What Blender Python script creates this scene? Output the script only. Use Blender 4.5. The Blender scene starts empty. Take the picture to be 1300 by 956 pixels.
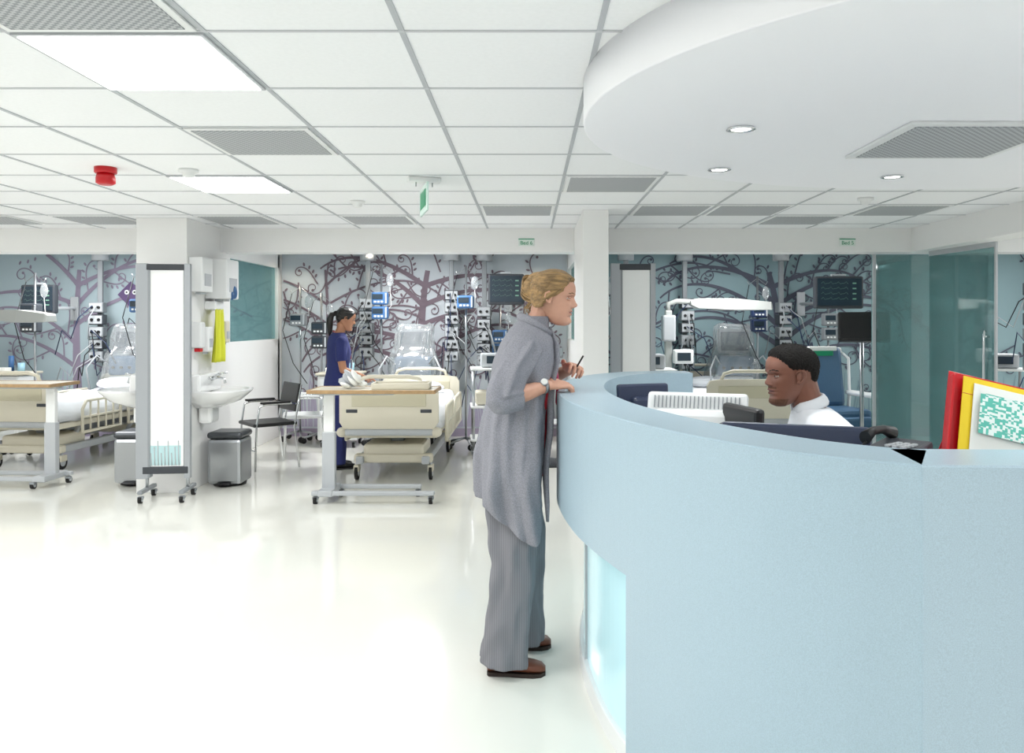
import bpy, bmesh, math, random
import numpy as np
from mathutils import Vector, Matrix, Euler, noise
R=random.Random(4)
sc=bpy.context.scene
V=Vector
try:
    sc.view_settings.view_transform='Standard'
    sc.view_settings.look='None'
    sc.view_settings.exposure=.28
except Exception: pass

# ------------------------------------------------------------------ materials
def c(h):
    h=h.lstrip('#'); o=[]
    for i in (0,2,4):
        v=int(h[i:i+2],16)/255
        o.append(v/12.92 if v<=.04045 else ((v+.055)/1.055)**2.4)
    return tuple(o)+(1,)
MC={}
def mat(name,col,rough=.5,metal=0,es=0,nz=None,bump=None,coat=0,stretch=(1,1,1)):
    if name in MC: return MC[name]
    m=bpy.data.materials.new(name); m.use_nodes=True
    nt=m.node_tree; p=nt.nodes['Principled BSDF']
    col=c(col); p.inputs['Base Color'].default_value=col
    p.inputs['Roughness'].default_value=rough; p.inputs['Metallic'].default_value=metal
    p.inputs['Coat Weight'].default_value=coat
    if es:
        p.inputs['Emission Color'].default_value=col; p.inputs['Emission Strength'].default_value=es
    if nz or bump:
        tc=nt.nodes.new('ShaderNodeTexCoord'); mp=nt.nodes.new('ShaderNodeMapping')
        mp.inputs['Scale'].default_value=stretch
        nt.links.new(tc.outputs['Object'],mp.inputs[0])
    if nz:
        t=nt.nodes.new('ShaderNodeTexNoise'); t.inputs['Scale'].default_value=nz[0]; t.inputs['Detail'].default_value=3
        r=nt.nodes.new('ShaderNodeValToRGB')
        r.color_ramp.elements[0].position=.35; r.color_ramp.elements[1].position=.65
        k=nz[1]
        r.color_ramp.elements[0].color=(col[0]*(1-k),col[1]*(1-k),col[2]*(1-k),1)
        r.color_ramp.elements[1].color=(min(1,col[0]*(1+k)),min(1,col[1]*(1+k)),min(1,col[2]*(1+k)),1)
        nt.links.new(mp.outputs[0],t.inputs['Vector']); nt.links.new(t.outputs['Fac'],r.inputs[0])
        nt.links.new(r.outputs[0],p.inputs['Base Color'])
    if bump:
        t=nt.nodes.new('ShaderNodeTexNoise'); t.inputs['Scale'].default_value=bump[0]; t.inputs['Detail'].default_value=4
        b=nt.nodes.new('ShaderNodeBump'); b.inputs['Strength'].default_value=bump[1]; b.inputs['Distance'].default_value=.01
        nt.links.new(mp.outputs[0],t.inputs['Vector']); nt.links.new(t.outputs['Fac'],b.inputs['Height'])
        nt.links.new(b.outputs[0],p.inputs['Normal'])
    MC[name]=m; return m
def glass(name,tint,g=.08,rough=.03,milk=0):
    if name in MC: return MC[name]
    m=bpy.data.materials.new(name); m.use_nodes=True; nt=m.node_tree
    nt.nodes.remove(nt.nodes['Principled BSDF']); out=nt.nodes['Material Output']
    t=nt.nodes.new('ShaderNodeBsdfTransparent'); t.inputs[0].default_value=c(tint)
    gl=nt.nodes.new('ShaderNodeBsdfGlossy'); gl.inputs['Roughness'].default_value=rough
    mx=nt.nodes.new('ShaderNodeMixShader'); mx.inputs[0].default_value=g
    nt.links.new(t.outputs[0],mx.inputs[1]); nt.links.new(gl.outputs[0],mx.inputs[2]); last=mx
    if milk:
        d=nt.nodes.new('ShaderNodeBsdfDiffuse'); d.inputs[0].default_value=c('#cfd4d6' if name=='plastic_cover' else '#9fc4c6')
        m2=nt.nodes.new('ShaderNodeMixShader'); m2.inputs[0].default_value=milk
        nt.links.new(mx.outputs[0],m2.inputs[1]); nt.links.new(d.outputs[0],m2.inputs[2]); last=m2
    nt.links.new(last.outputs[0],out.inputs[0]); MC[name]=m; return m
def stripes(name,colA,colB,scale,axis='X',th=.2,rough=.8):
    m=bpy.data.materials.new(name); m.use_nodes=True; nt=m.node_tree; p=nt.nodes['Principled BSDF']
    p.inputs['Roughness'].default_value=rough
    tc=nt.nodes.new('ShaderNodeTexCoord'); w=nt.nodes.new('ShaderNodeTexWave'); w.bands_direction=axis
    w.inputs['Scale'].default_value=scale; w.inputs['Distortion'].default_value=.3
    r=nt.nodes.new('ShaderNodeValToRGB'); r.color_ramp.elements[0].color=c(colB); r.color_ramp.elements[1].color=c(colA)
    r.color_ramp.elements[0].position=th; r.color_ramp.elements[1].position=th+.15
    nt.links.new(tc.outputs['Object'],w.inputs['Vector']); nt.links.new(w.outputs['Fac'],r.inputs[0]); nt.links.new(r.outputs[0],p.inputs['Base Color'])
    return m
def checker(name,a,b,scale,rough=.6):
    m=bpy.data.materials.new(name); m.use_nodes=True; nt=m.node_tree; p=nt.nodes['Principled BSDF']
    p.inputs['Roughness'].default_value=rough
    tc=nt.nodes.new('ShaderNodeTexCoord'); k=nt.nodes.new('ShaderNodeTexChecker'); k.inputs['Scale'].default_value=scale
    k.inputs[1].default_value=c(a); k.inputs[2].default_value=c(b)
    nt.links.new(tc.outputs['Object'],k.inputs[0]); nt.links.new(k.outputs[0],p.inputs['Base Color']); return m

WHITE=mat('white_paint','#f4f4f3',.6)
CEIL=mat('ceiling_tile','#f5f7f9',.85,nz=(60,.012))
TBAR=mat('ceiling_bar','#b8bcc1',.5)
FLOOR=mat('vinyl_floor','#eeeee6',.12,nz=(1.2,.012),coat=.3)
DESK=mat('desk_laminate','#a8bfcc',.35,nz=(420,.08))
DESK2=mat('desk_laminate_pale','#b0c6d3',.35,nz=(420,.08))
WPLA=mat('white_plastic','#eef0f0',.35)
CREAM=mat('cream_plastic','#dcd6c4',.4)
GREY=mat('grey_plastic','#8f9498',.45)
LGREY=mat('light_grey_plastic','#b8bcc0',.4)
DGREY=mat('dark_grey_plastic','#3c4046',.45)
BLACK=mat('black_plastic','#141518',.4)
RUB=mat('black_rubber','#1c1c1d',.7)
STEEL=mat('brushed_steel','#b0b3b7',.28,1)
CHROME=mat('chrome','#d8dadc',.12,1)
BLUE=mat('blue_device','#3d6798',.4)
NAVY=mat('navy_plastic','#24365c',.4)
CERAM=mat('white_ceramic','#f6f7f7',.12,coat=.5)
WOOD=mat('beech_edge','#a98a62',.45,nz=(30,.1))
SHEET=mat('white_sheet','#eceef2',.85,bump=(14,.6))
RED=mat('red_plastic','#c8101c',.3)
YEL=mat('yellow_apron','#dfe238',.6)
GREEN=mat('green_plastic','#12996a',.4)
PAPER=mat('paper','#f3f4f0',.7)
VENT=checker('vent_perforated','#bcbfc2','#8f9397',70)
LAMP=mat('lamp_diffuser','#ffffff',.4,es=5)
SCREEN=mat('lit_screen','#27343f',.2,es=.1)
TRACE=mat('screen_trace','#6f9a86',.3,es=.2)
POLY=glass('plastic_cover','#f2f4f5',.14,.15,.28)

# ------------------------------------------------------------------ builder
class B:
    def __init__(s): s.V=[];s.F=[];s.MI=[];s.SM=[];s.mats=[]
    def mi(s,m):
        if m not in s.mats: s.mats.append(m)
        return s.mats.index(m)
    def add(s,vs,fs,m,smooth=True,M=None):
        o=len(s.V)
        for v in vs:
            v=V(v)
            if M: v=M@v
            s.V.append(tuple(v))
        k=s.mi(m)
        for i,f in enumerate(fs):
            s.F.append([o+j for j in f]); s.MI.append(k); s.SM.append(smooth[i] if isinstance(smooth,list) else smooth)
        return s
    def box(s,cc,size,m,bev=.004,rot=(0,0,0),seg=2):
        bm=bmesh.new(); bmesh.ops.create_cube(bm,size=1)
        bmesh.ops.scale(bm,vec=size,verts=bm.verts)
        bev=min(bev,min(size)*.45)
        if bev>0: bmesh.ops.bevel(bm,geom=list(bm.edges),offset=bev,segments=seg,profile=.5,affect='EDGES')
        M=Matrix.Translation(cc)@Euler(rot).to_matrix().to_4x4()
        bm.verts.ensure_lookup_table()
        s.add([v.co.copy() for v in bm.verts],[[v.index for v in f.verts] for f in bm.faces],m,False,M); bm.free(); return s
    def loft(s,rings,m,cap=True,closed=True,smooth=True):
        n=len(rings[0]); vs=[p for r in rings for p in r]; fs=[];sm=[]
        for i in range(len(rings)-1):
            for j in range(n if closed else n-1):
                k=(j+1)%n
                fs.append([i*n+j,i*n+k,(i+1)*n+k,(i+1)*n+j]); sm.append(smooth)
        if cap and closed:
            fs.append(list(range(n))[::-1]); sm.append(False)
            fs.append([(len(rings)-1)*n+j for j in range(n)]); sm.append(False)
        return s.add(vs,fs,m,sm)
    def tube(s,pts,rad,m,n=10,fx=1,fy=1,up=None,mod=None):
        pts=[V(p) for p in pts]
        if not isinstance(rad,(list,tuple)): rad=[rad]*len(pts)
        t0=(pts[1]-pts[0]).normalized()
        a=V(up) if up else (V((0,0,1)) if abs(t0.z)<.9 else V((0,1,0)))
        rings=[]
        for i,p in enumerate(pts):
            if i==0:t=t0
            elif i==len(pts)-1:t=(pts[i]-pts[i-1]).normalized()
            else:t=((pts[i+1]-p).normalized()+(p-pts[i-1]).normalized()).normalized()
            a=(a-t*a.dot(t)).normalized(); b=t.cross(a)
            rings.append([p+(a*(math.cos(2*math.pi*k/n)*fx)+b*(math.sin(2*math.pi*k/n)*fy))*(rad[i]*(mod(i,2*math.pi*k/n) if mod else 1)) for k in range(n)])
        return s.loft(rings,m)
    def cyl(s,p0,p1,r,m,r1=None,n=20): return s.tube([p0,p1],[r,r if r1 is None else r1],m,n)
    def ell(s,cc,r,m,rot=(0,0,0),nu=20,nv=12):
        vs=[];fs=[]
        M=Matrix.Translation(cc)@Euler(rot).to_matrix().to_4x4()
        for i in range(nv+1):
            ph=math.pi*i/nv
            for j in range(nu):
                th=2*math.pi*j/nu
                vs.append((r[0]*math.sin(ph)*math.cos(th),r[1]*math.sin(ph)*math.sin(th),r[2]*math.cos(ph)))
        for i in range(nv):
            for j in range(nu):
                k=(j+1)%nu; fs.append([i*nu+j,(i+1)*nu+j,(i+1)*nu+k,i*nu+k])
        return s.add(vs,fs,m,True,M)
    def lathe(s,prof,cc,m,n=28):
        cc=V(cc)
        return s.loft([[cc+V((r*math.cos(2*math.pi*k/n),r*math.sin(2*math.pi*k/n),z)) for k in range(n)] for r,z in prof],m)
    def obj(s,name,loc=(0,0,0),rz=0,parent=None,remesh=None,smooth=0,solid=None,sub=0):
        me=bpy.data.meshes.new(name); me.from_pydata(s.V,[],s.F)
        for m in s.mats: me.materials.append(m)
        me.polygons.foreach_set('material_index',s.MI); me.polygons.foreach_set('use_smooth',s.SM)
        me.update()
        bm=bmesh.new(); bm.from_mesh(me); bmesh.ops.recalc_face_normals(bm,faces=bm.faces)
        bm.to_mesh(me); bm.free()
        o=bpy.data.objects.new(name,me); sc.collection.objects.link(o)
        o.location=loc; o.rotation_euler=(0,0,rz)
        if remesh:
            d=o.modifiers.new('r','REMESH'); d.mode='VOXEL'; d.voxel_size=remesh; d.use_smooth_shade=True
        if smooth:
            d=o.modifiers.new('s','SMOOTH'); d.iterations=smooth; d.factor=.5
        if solid:
            d=o.modifiers.new('so','SOLIDIFY'); d.thickness=solid; d.offset=0
        if sub:
            d=o.modifiers.new('su','SUBSURF'); d.levels=sub; d.render_levels=sub
        if parent:
            o.parent=parent
        return o
def empty(name,loc=(0,0,0),rz=0):
    e=bpy.data.objects.new(name,None); e.empty_display_size=.2; sc.collection.objects.link(e); e.location=loc; e.rotation_euler=(0,0,rz); return e

# ------------------------------------------------------------------ room shell
CH=2.335
def slab(name,x0,x1,y0,y1,z0,z1,m,bev=0):
    b=B(); b.box((0,0,0),(x1-x0,y1-y0,z1-z0),m,bev); return b.obj(name,((x0+x1)/2,(y0+y1)/2,(z0+z1)/2))
XL,XR,YB,YF=-7,7,10.3,-2.5
slab('floor',XL,XR,YF,YB,-.1,0,FLOOR)
slab('ceiling',XL,XR,YF,YB,CH,CH+.1,CEIL)
slab('wall_back',XL,XR,YB,YB+.15,-.1,CH+.1,WHITE)
slab('wall_front',XL,XR,YF-.15,YF,-.1,CH+.1,WHITE)
slab('wall_left',XL-.15,XL,YF,YB,-.1,CH+.1,WHITE)
slab('wall_right',XR,XR+.15,YF,YB,-.1,CH+.1,WHITE)
slab('baseboard_back',XL,XR,YB-.045,YB-.03,0,.1,mat('skirt','#9d93a8',.5))
slab('trim_1',XL,XR,7.6,7.85,2.11,CH,WHITE)
slab('trim_2',3.6,3.85,-2,7.6,2.11,CH,WHITE)
b=B()
x=-.385-.6*11
while x<XR:
    if x>XL: b.box((x,(YF+7.6)/2,CH-.001),(.018,7.6-YF,.006),TBAR,0)
    x+=.6
y=2.45-.6*8
while y<7.6:
    b.box((0,y,CH-.0015),(XR-XL,.012,.005),mat('ceiling_bar_soft','#c9ccd0',.5),0)
    y+=.6
b.obj('trim_3')
def grille(x,y):
    b=B(); b.box((0,0,0),(.57,.57,.008),WPLA,.002); b.box((0,0,-.003),(.52,.52,.008),VENT,.001); b.obj('ceiling_air_grille',(x,y,CH-.006))
for gx,gy in [(-1.285,2.15),(-1.285,3.95),(.515,5.15),(-.085,6.35),(-1.285,6.95),(1.115,6.35),(1.715,6.35),(2.915,6.35),(-2.485,6.95),(-3.685,6.95),(-4.6,6.95),(2.315,6.95)]:
    grille(gx,gy)
def panel(x,y,p,z=CH,w=.56,col=(1,1,1)):
    b=B(); b.box((0,0,0),(w+.03,w+.03,.012),LGREY,.002); b.box((0,0,-.004),(w,w,.01),LAMP,.001); o=b.obj('ceiling_light_panel',(x,y,z-.006))
    l=bpy.data.lights.new('panel_light','AREA'); l.shape='SQUARE'; l.size=w; l.energy=p; l.color=col
    lo=bpy.data.objects.new('panel_light',l); sc.collection.objects.link(lo); lo.parent=o; lo.location=(0,0,-.016)
P=16
for gx,gy,pp in [(-1.285,2.75,P*.7),(-1.885,5.15,P*1.1),(-1.285,-.85,P*.9),(1.115,-.85,P*.85),(-1.285,.95,P*.7),(-3.685,.95,P*.8),(-3.685,3.35,P*.9),(-4.885,5.15,P*1.2),  # first two panels are in view; the rest are unseen, added as fill
    (3.0,.35,P*.7),(5.3,2.75,P),(5.3,6.0,P*1.3),(-5.0,8.9,P*2.2),(-1.3,8.7,P*2.6),(2.1,8.7,P*1.7),(5.4,9,P*1.2),(-6.2,3,P)]:
    panel(gx,gy,pp)
b=B(); N=96; cx,cy,ax,ay=2.1,2.9,1.9,1.55
def oval(z,k=0): return [V((cx+(ax-k)*math.cos(2*math.pi*i/N),cy+(ay-k)*math.sin(2*math.pi*i/N),z)) for i in range(N)]
b.loft([oval(CH),oval(2.184),oval(2.181,.002),oval(2.18,.006)],mat('soffit_paint','#fafbff',.6))
b.obj('ceiling_soffit')
b=B(); b.box((0,0,0),(.62,.62,.012),WPLA,.003); b.box((0,0,-.003),(.55,.55,.012),VENT,.001); b.obj('ceiling_air_grille',(1.7,3.24,2.174))
for dx,dy in [(.80,3.04),(.91,3.85),(1.82,4.04),(2.6,3.0),(1.6,2.0),(2.6,2.1)]:
    b=B(); b.lathe([(.052,0),(.055,-.006),(.042,-.008),(.038,-.002)],(0,0,0),CHROME); b.lathe([(.037,0),(.037,-.004)],(0,0,0),LAMP)
    o=b.obj('downlight',(dx,dy,2.18))
    l=bpy.data.lights.new('spot','SPOT'); l.energy=22; l.spot_size=2.2; l.spot_blend=.8; l.shadow_soft_size=.04; l.color=(.95,.98,1)
    lo=bpy.data.objects.new('spot',l); sc.collection.objects.link(lo); lo.parent=o; lo.location=(0,0,-.015)
for dx in (-2.9,-1.95,-.95,.1):
    b=B(); b.lathe([(.05,0),(.053,-.006),(.04,-.008)],(0,0,0),CHROME); b.lathe([(.038,-.001),(.038,-.006)],(0,0,0),LAMP)
    o=b.obj('downlight',(dx,9.95,CH))
    l=bpy.data.lights.new('spot','SPOT'); l.energy=16; l.spot_size=2.4; l.spot_blend=1; l.shadow_soft_size=.05; l.color=(1,.86,.66)
    lo=bpy.data.objects.new('spot',l); sc.collection.objects.link(lo); lo.parent=o; lo.location=(0,0,-.015)

slab('wall_nib_left',-3.33,-2.9,6.85,7.85,0,CH,WHITE,.004)
slab('wall_nib_centre',.43,.63,6.35,7.6,0,CH,WHITE,.004)
TEAL=glass('teal_glass','#c6dcdc',.08,.03,.16)
TEAL2=glass('teal_glass_strong','#b0cccc',.14,.04,.24)
b=B()
b.box((-3.2,9.05,.62),(.08,2.4,1.24),WHITE,.004); b.box((-3.2,9.05,1.7),(.012,2.36,.92),TEAL,0)
b.box((-3.2,10.22,1.2),(.08,.08,2.2),WPLA,.004); b.box((-3.2,9.05,2.23),(.08,2.4,.2),WHITE,.004)
b.obj('partition_wall_left')
b=B()
b.box((.55,8.95,.62),(.1,2.6,1.24),WHITE,.004); b.box((.55,8.95,1.68),(.012,2.6,.9),TEAL,0); b.box((.55,8.95,2.22),(.1,2.6,.2),WHITE,.004)
b.obj('partition_wall_centre')
b=B()
b.box((3.83,7.72,1.05),(1.1,.012,2.08),TEAL2,0); b.box((3.3,7.72,1.05),(.03,.04,2.1),LGREY,.003); b.box((4.4,7.72,1.05),(.04,.05,2.1),LGREY,.003)
b.obj('window_1')
b=B()
b.box((0,-.46,1.07),(.014,.92,2.08),TEAL2,0); b.box((0,-.46,2.09),(.03,.92,.05),LGREY,.003); b.box((0,-.92,1.07),(.02,.02,2.08),LGREY,.002)
b.tube([(-.04,-.84,.9),(-.05,-.84,.95),(-.05,-.84,1.33),(-.04,-.84,1.38)],.012,CHROME); b.cyl((0,-.84,.95),(-.05,-.84,.95),.008,CHROME); b.cyl((0,-.84,1.33),(-.05,-.84,1.33),.008,CHROME)
b.obj('door_1',(3.74,7.52,0),.09)

# ------------------------------------------------------------------ murals
def curl(p,a,L,k0,k1,n=46):
    pts=[V(p)]; ds=L/n; p=V(p)
    for i in range(n):
        s=i/n*L; a+=(k0+k1*s*s)*ds
        p=p+V((math.cos(a),math.sin(a)))*ds; pts.append((p.copy()))
    return pts
def mural(name,x0,x1,bgm,tm,gm,seed,trunks,nscroll,z1=2.33,dens=.55):
    r=random.Random(seed); b=B(); Y=YB-.022
    b.box(((x0+x1)/2,YB-.01,z1/2),(x1-x0,.02,z1),bgm,0)
    lay=[0]
    def ribbon(pts,w0,w1,m=tm):
        lay[0]+=1; yy=Y-.00003*lay[0]
        vs=[];fs=[]
        for i,p in enumerate(pts):
            if not(x0+.02<p.x<x1-.02 and 0.02<p.y<z1): break
            q=pts[min(i+1,len(pts)-1)]-pts[max(i-1,0)]
            nrm=V((-q.y,q.x)).normalized(); w=w0+(w1-w0)*i/len(pts)
            vs+= [(p.x+nrm.x*w/2,yy,p.y+nrm.y*w/2),(p.x-nrm.x*w/2,yy,p.y-nrm.y*w/2)]
        for i in range(len(vs)//2-1): fs.append([2*i,2*i+1,2*i+3,2*i+2])
        if fs: b.add(vs,fs,m,False)
    def dot(x,z,rr,e=1,a=0):
        if not(x0+.05<x<x1-.05 and .1<z<z1-.02): return
        lay[0]+=1; yy=Y-.00003*lay[0]; vs=[]
        for k in range(10):
            t=2*math.pi*k/10; u=rr*math.cos(t)*e; v=rr*math.sin(t)
            vs.append((x+u*math.cos(a)-v*math.sin(a),yy,z+u*math.sin(a)+v*math.cos(a)))
        b.add(vs,[list(range(10))],tm,False)
    used=[]
    def scroll(p,a,L,w,d=1):
        e=V(p)+V((math.cos(a),math.sin(a)))*L*.5
        if any((e-u).length<.16 for u in used): return
        used.append(e)
        tgt=r.uniform(6.5,9)*d
        k1=3*tgt/(L**3)
        pts=curl(p,a,L,-.6*d,k1); ribbon(pts,w,w*.5)
        for i in (6,11,16,21):
            if r.random()<.85:
                q=pts[i]; t=pts[i+1]-pts[i]; aa=math.atan2(t.y,t.x)-d*1.0
                dot(q.x+.045*math.cos(aa),q.y+.045*math.sin(aa),.014,1.9,aa)
        dot(pts[-1].x,pts[-1].y,.018)
    x=x0+.03
    while x<x1-.05:
        h=r.uniform(.35,.75); p=curl((x,.12),math.pi/2+r.uniform(-.15,.15),h,0,r.uniform(-3,3),10); ribbon(p,.035,.004,gm); x+=r.uniform(.025,.05)
    for tx,lean,w in trunks:
        tr=curl((tx,.12),math.pi/2+lean,2.0,-lean*.9,.0,40); ribbon(tr,w,w*.4)
        for i in (15,21,26,31,36):
            for d in (1,-1):
                if r.random()<dens:
                    L=r.uniform(1.1,1.8); a=math.pi/2+d*r.uniform(.6,1.2)
                    mb=curl(tr[i],a,L,d*.4,d*1.6/L**2); ribbon(mb,w*.42,.02)
                    for j in range(6,44,6):
                        t=mb[j+1]-mb[j]; aa=math.atan2(t.y,t.x); dd=r.choice((1,-1))
                        scroll(mb[j],aa-dd*.9,r.uniform(.5,.9),.021,dd)
    for i in range(nscroll):
        scroll((r.uniform(x0,x1),r.uniform(.8,z1-.2)),r.uniform(0,6.28),r.uniform(.55,.9),.02,r.choice((1,-1)))
    return b.obj(name)
mural('tree_mural',-6.9,-3.26,mat('mural_teal','#b0c2c8',.6,nz=(1.2,.05)),mat('mural_mauve','#8f8598',.6),mat('mural_grass','#b0a9c0',.6),3,[(-5.7,.1,.13)],10)
mural('tree_mural',-3.14,.49,mat('mural_pale','#c3cad0',.55,nz=(1.0,.05)),mat('mural_purple','#74646f',.6),MC['mural_grass'],8,[(-1.25,.22,.15),(-2.6,-.1,.07)],60,dens=.7)
mural('tree_mural',.61,6.9,mat('mural_blue_teal','#8aa4aa',.5,nz=(1.0,.05)),mat('mural_dark','#4f5362',.6),mat('mural_grass_teal','#76909a',.6),5,[(1.3,.15,.08),(3.0,-.35,.15)],80,dens=.7)

# ------------------------------------------------------------------ reception desk
ctrl=[(.93,4.81),(.74,4.80),(.53,4.70),(.32,4.42),(.18,4.0),(.12,3.45),(.16,2.9),(.26,2.48),(.38,2.16),(.52,1.9),(.66,1.74),(.80,1.64)]
def cr(P_,n=8):
    P_=[V(p) for p in P_]; P_=[P_[0]*2-P_[1]]+P_+[P_[-1]*2-P_[-2]]; o=[]
    for i in range(1,len(P_)-2):
        for k in range(n):
            t=k/n; a,b_,c_,d=P_[i-1:i+3]
            o.append(.5*((2*b_)+(c_-a)*t+(2*a-5*b_+4*c_-d)*t*t+(3*b_-a-3*c_+d)*t**3))
    o.append(P_[-2]); return o
cur=cr(ctrl); joint=len(cur)-1
cur+= [V((.80+.1*i,1.64-.004*i)) for i in range(1,21)]
nrm=[]
for i in range(len(cur)):
    t=(cur[min(i+1,len(cur)-1)]-cur[max(i-1,0)]).normalized(); nrm.append(V((-t.y,t.x)))
def band(b,o0,o1,z0,z1,i0,i1,m):
    rings=[]
    for i in range(i0,i1+1):
        p=cur[i]+nrm[i]*o0; q=cur[i]+nrm[i]*o1
        e=.004
        rings.append([V((p.x,p.y,z0)),V((p.x,p.y,z1-e)),V((*(p+nrm[i]*e*(1 if o1>o0 else -1)),z1)),V((q.x,q.y,z1)),V((q.x,q.y,z0))])
    b.loft(rings,m,smooth=False)
cut=min(range(joint),key=lambda i:abs(cur[i].y-2.40))
last=len(cur)-1
b=B()
band(b,0,.21,.70,1.16,0,cut,DESK)
band(b,0,.21,0.0,1.16,cut,joint,DESK)
band(b,-.004,.21,0.0,1.16,joint,last,DESK2)
band(b,.12,.14,.07,.71,0,cut,mat('lit_glass_panel','#bce2ea',.15,es=.22))
band(b,.10,.2,0,.07,0,cut,WPLA)
for i in range(3,cut,13): 
    p=cur[i]+nrm[i]*.116; b.box((p.x,p.y,.38),(.012,.012,.62),LGREY,0)
band(b,.20,.66,.715,.745,14,last,mat('worktop','#d5dade',.4))
band(b,.20,.48,1.04,1.065,cut+6,last,mat('worktop','#d5dade',.4))
for i in (20,cut,joint+5,last-1):
    p=cur[i]+nrm[i]*.55; b.box((p.x,p.y,.36),(.04,.04,.72),LGREY,.003)
b.obj('reception_desk')

def monitor(name,loc,rz,w,h,shell,tilt=.15,base=0,crt=False):
    b=B(); z=h/2
    b.box((0,0,z+.0),(w,.035,h),shell,.012,(tilt,0,0)); 
    b.box((0,-.018,z),(w-.04,.008,h-.04),BLACK,.002,(tilt,0,0))
    b.box((0,.035,z),(w*.6,.05,h*.6),shell,.02,(tilt,0,0))
    if crt:
        for i in range(22):
            b.box((-w*.42+i*w*.84/21,.021-.11*tilt,h-.04),(.004,.006,.045),GREY,.001,(tilt,0,0))
        b.box((0,.09,z*.9),(w*.8,.12,h*.7),shell,.03,(tilt,0,0))
    b.box((0,.05,-.06),(.07,.035,.2),DGREY,.01); b.lathe([(.12,0),(.12,.012),(.05,.02)],(0,.03,-base),DGREY)
    b.cyl((0,.05,-base),(0,.05,0),.02,DGREY)
    return b.obj(name,loc,rz)
MNV=mat('monitor_navy','#2f3850',.35)
monitor('desktop_monitor',(.60,2.90,.90),math.pi-.35,.36,.30,WPLA,.35,.155,True)
monitor('desktop_monitor',(.70,2.66,.885),math.pi-1.35,.24,.29,BLACK,.05,.14)
monitor('desktop_monitor',(.74,2.25,.90),math.pi-.35,.40,.265,MNV,.12,.155)
monitor('desktop_monitor',(.57,4.0,.845),math.pi+.35,.28,.30,MNV,.1,.10)
b=B(); b.box((0,0,.03),(.13,.16,.06),DGREY,.01); b.box((0,0,.08),(.16,.19,.03),DGREY,.008,(.15,0,0)); b.tube([(-.055,-.09,.12),(-.06,-.03,.135),(-.06,.03,.135),(-.055,.09,.12)],[.02,.013,.013,.02],BLACK,12)
for i in range(4):
    for j in range(3): b.box((.0+j*.025,-.05+i*.025,.10),(.017,.016,.008),LGREY,.002)
b.tube([(-.05,-.09,.11),(-.1,-.1,.06),(-.09,-.03,.02),(-.04,.0,.04)],.004,BLACK,6)
o=b.obj('desk_telephone',(.90,1.98,1.066),-.9); o.scale=(.75,.75,.85)
b=B()
for i in range(5): 
    b.tube([(.0+.02*i,0,.01),(.03+.02*i,.03,.06+.02*(i%2)),(.06+.015*i,.0,.085),(.1,.04,.01)],.003,DGREY,6)
b.obj('desk_cables',(1.0,2.0,1.066))
def docmat():
    m=bpy.data.materials.new('printed_schedule'); m.use_nodes=True; nt=m.node_tree; p=nt.nodes['Principled BSDF']
    tc=nt.nodes.new('ShaderNodeTexCoord'); br=nt.nodes.new('ShaderNodeTexVoronoi'); br.distance='CHEBYCHEV'; br.inputs['Scale'].default_value=150
    br.inputs['Randomness'].default_value=.3
    r=nt.nodes.new('ShaderNodeValToRGB'); r.color_ramp.interpolation='CONSTANT'
    r.color_ramp.elements[0].color=c('#e9f4f0'); r.color_ramp.elements[1].position=.45; r.color_ramp.elements[1].color=c('#5cbfae')
    sp=nt.nodes.new('ShaderNodeSeparateColor')
    nt.links.new(tc.outputs['Object'],br.inputs['Vector']); nt.links.new(br.outputs['Color'],sp.inputs[0]); nt.links.new(sp.outputs[0],r.inputs[0]); nt.links.new(r.outputs[0],p.inputs['Base Color']); return m
b=B()
b.box((-.012,.035,.13),(.24,.004,.25),RED,.001,(-.35,0,0)); b.box((-.128,.02,.125),(.008,.035,.24),RED,.003,(-.35,0,0))
b.box((.012,.018,.13),(.225,.004,.24),mat('yellow_card','#f2d21c',.5),.001,(-.35,0,0))
b.box((.018,.012,.132),(.185,.003,.205),PAPER,.0005,(-.35,0,0)); b.box((.022,.0065,.15),(.165,.002,.12),docmat(),.0,(-.35,0,0))
b.box((0,.07,.1),(.2,.004,.2),RED,.001,(.3,0,0))
o=b.obj('ring_binder_on_stand',(1.13,1.97,1.09),-.12); o.rotation_euler=(0,.24,-.12); o.scale=(.95,.95,.86)
b=B(); 
for i in range(4): b.box((0,0,.015+i*.022),(.2-.01*i,.28,.02),[PAPER,BLUE,PAPER,LGREY][i],.002,(0,0,.05*i))
b.obj('paper_stack',(.46,3.35,.746),.1)

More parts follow.
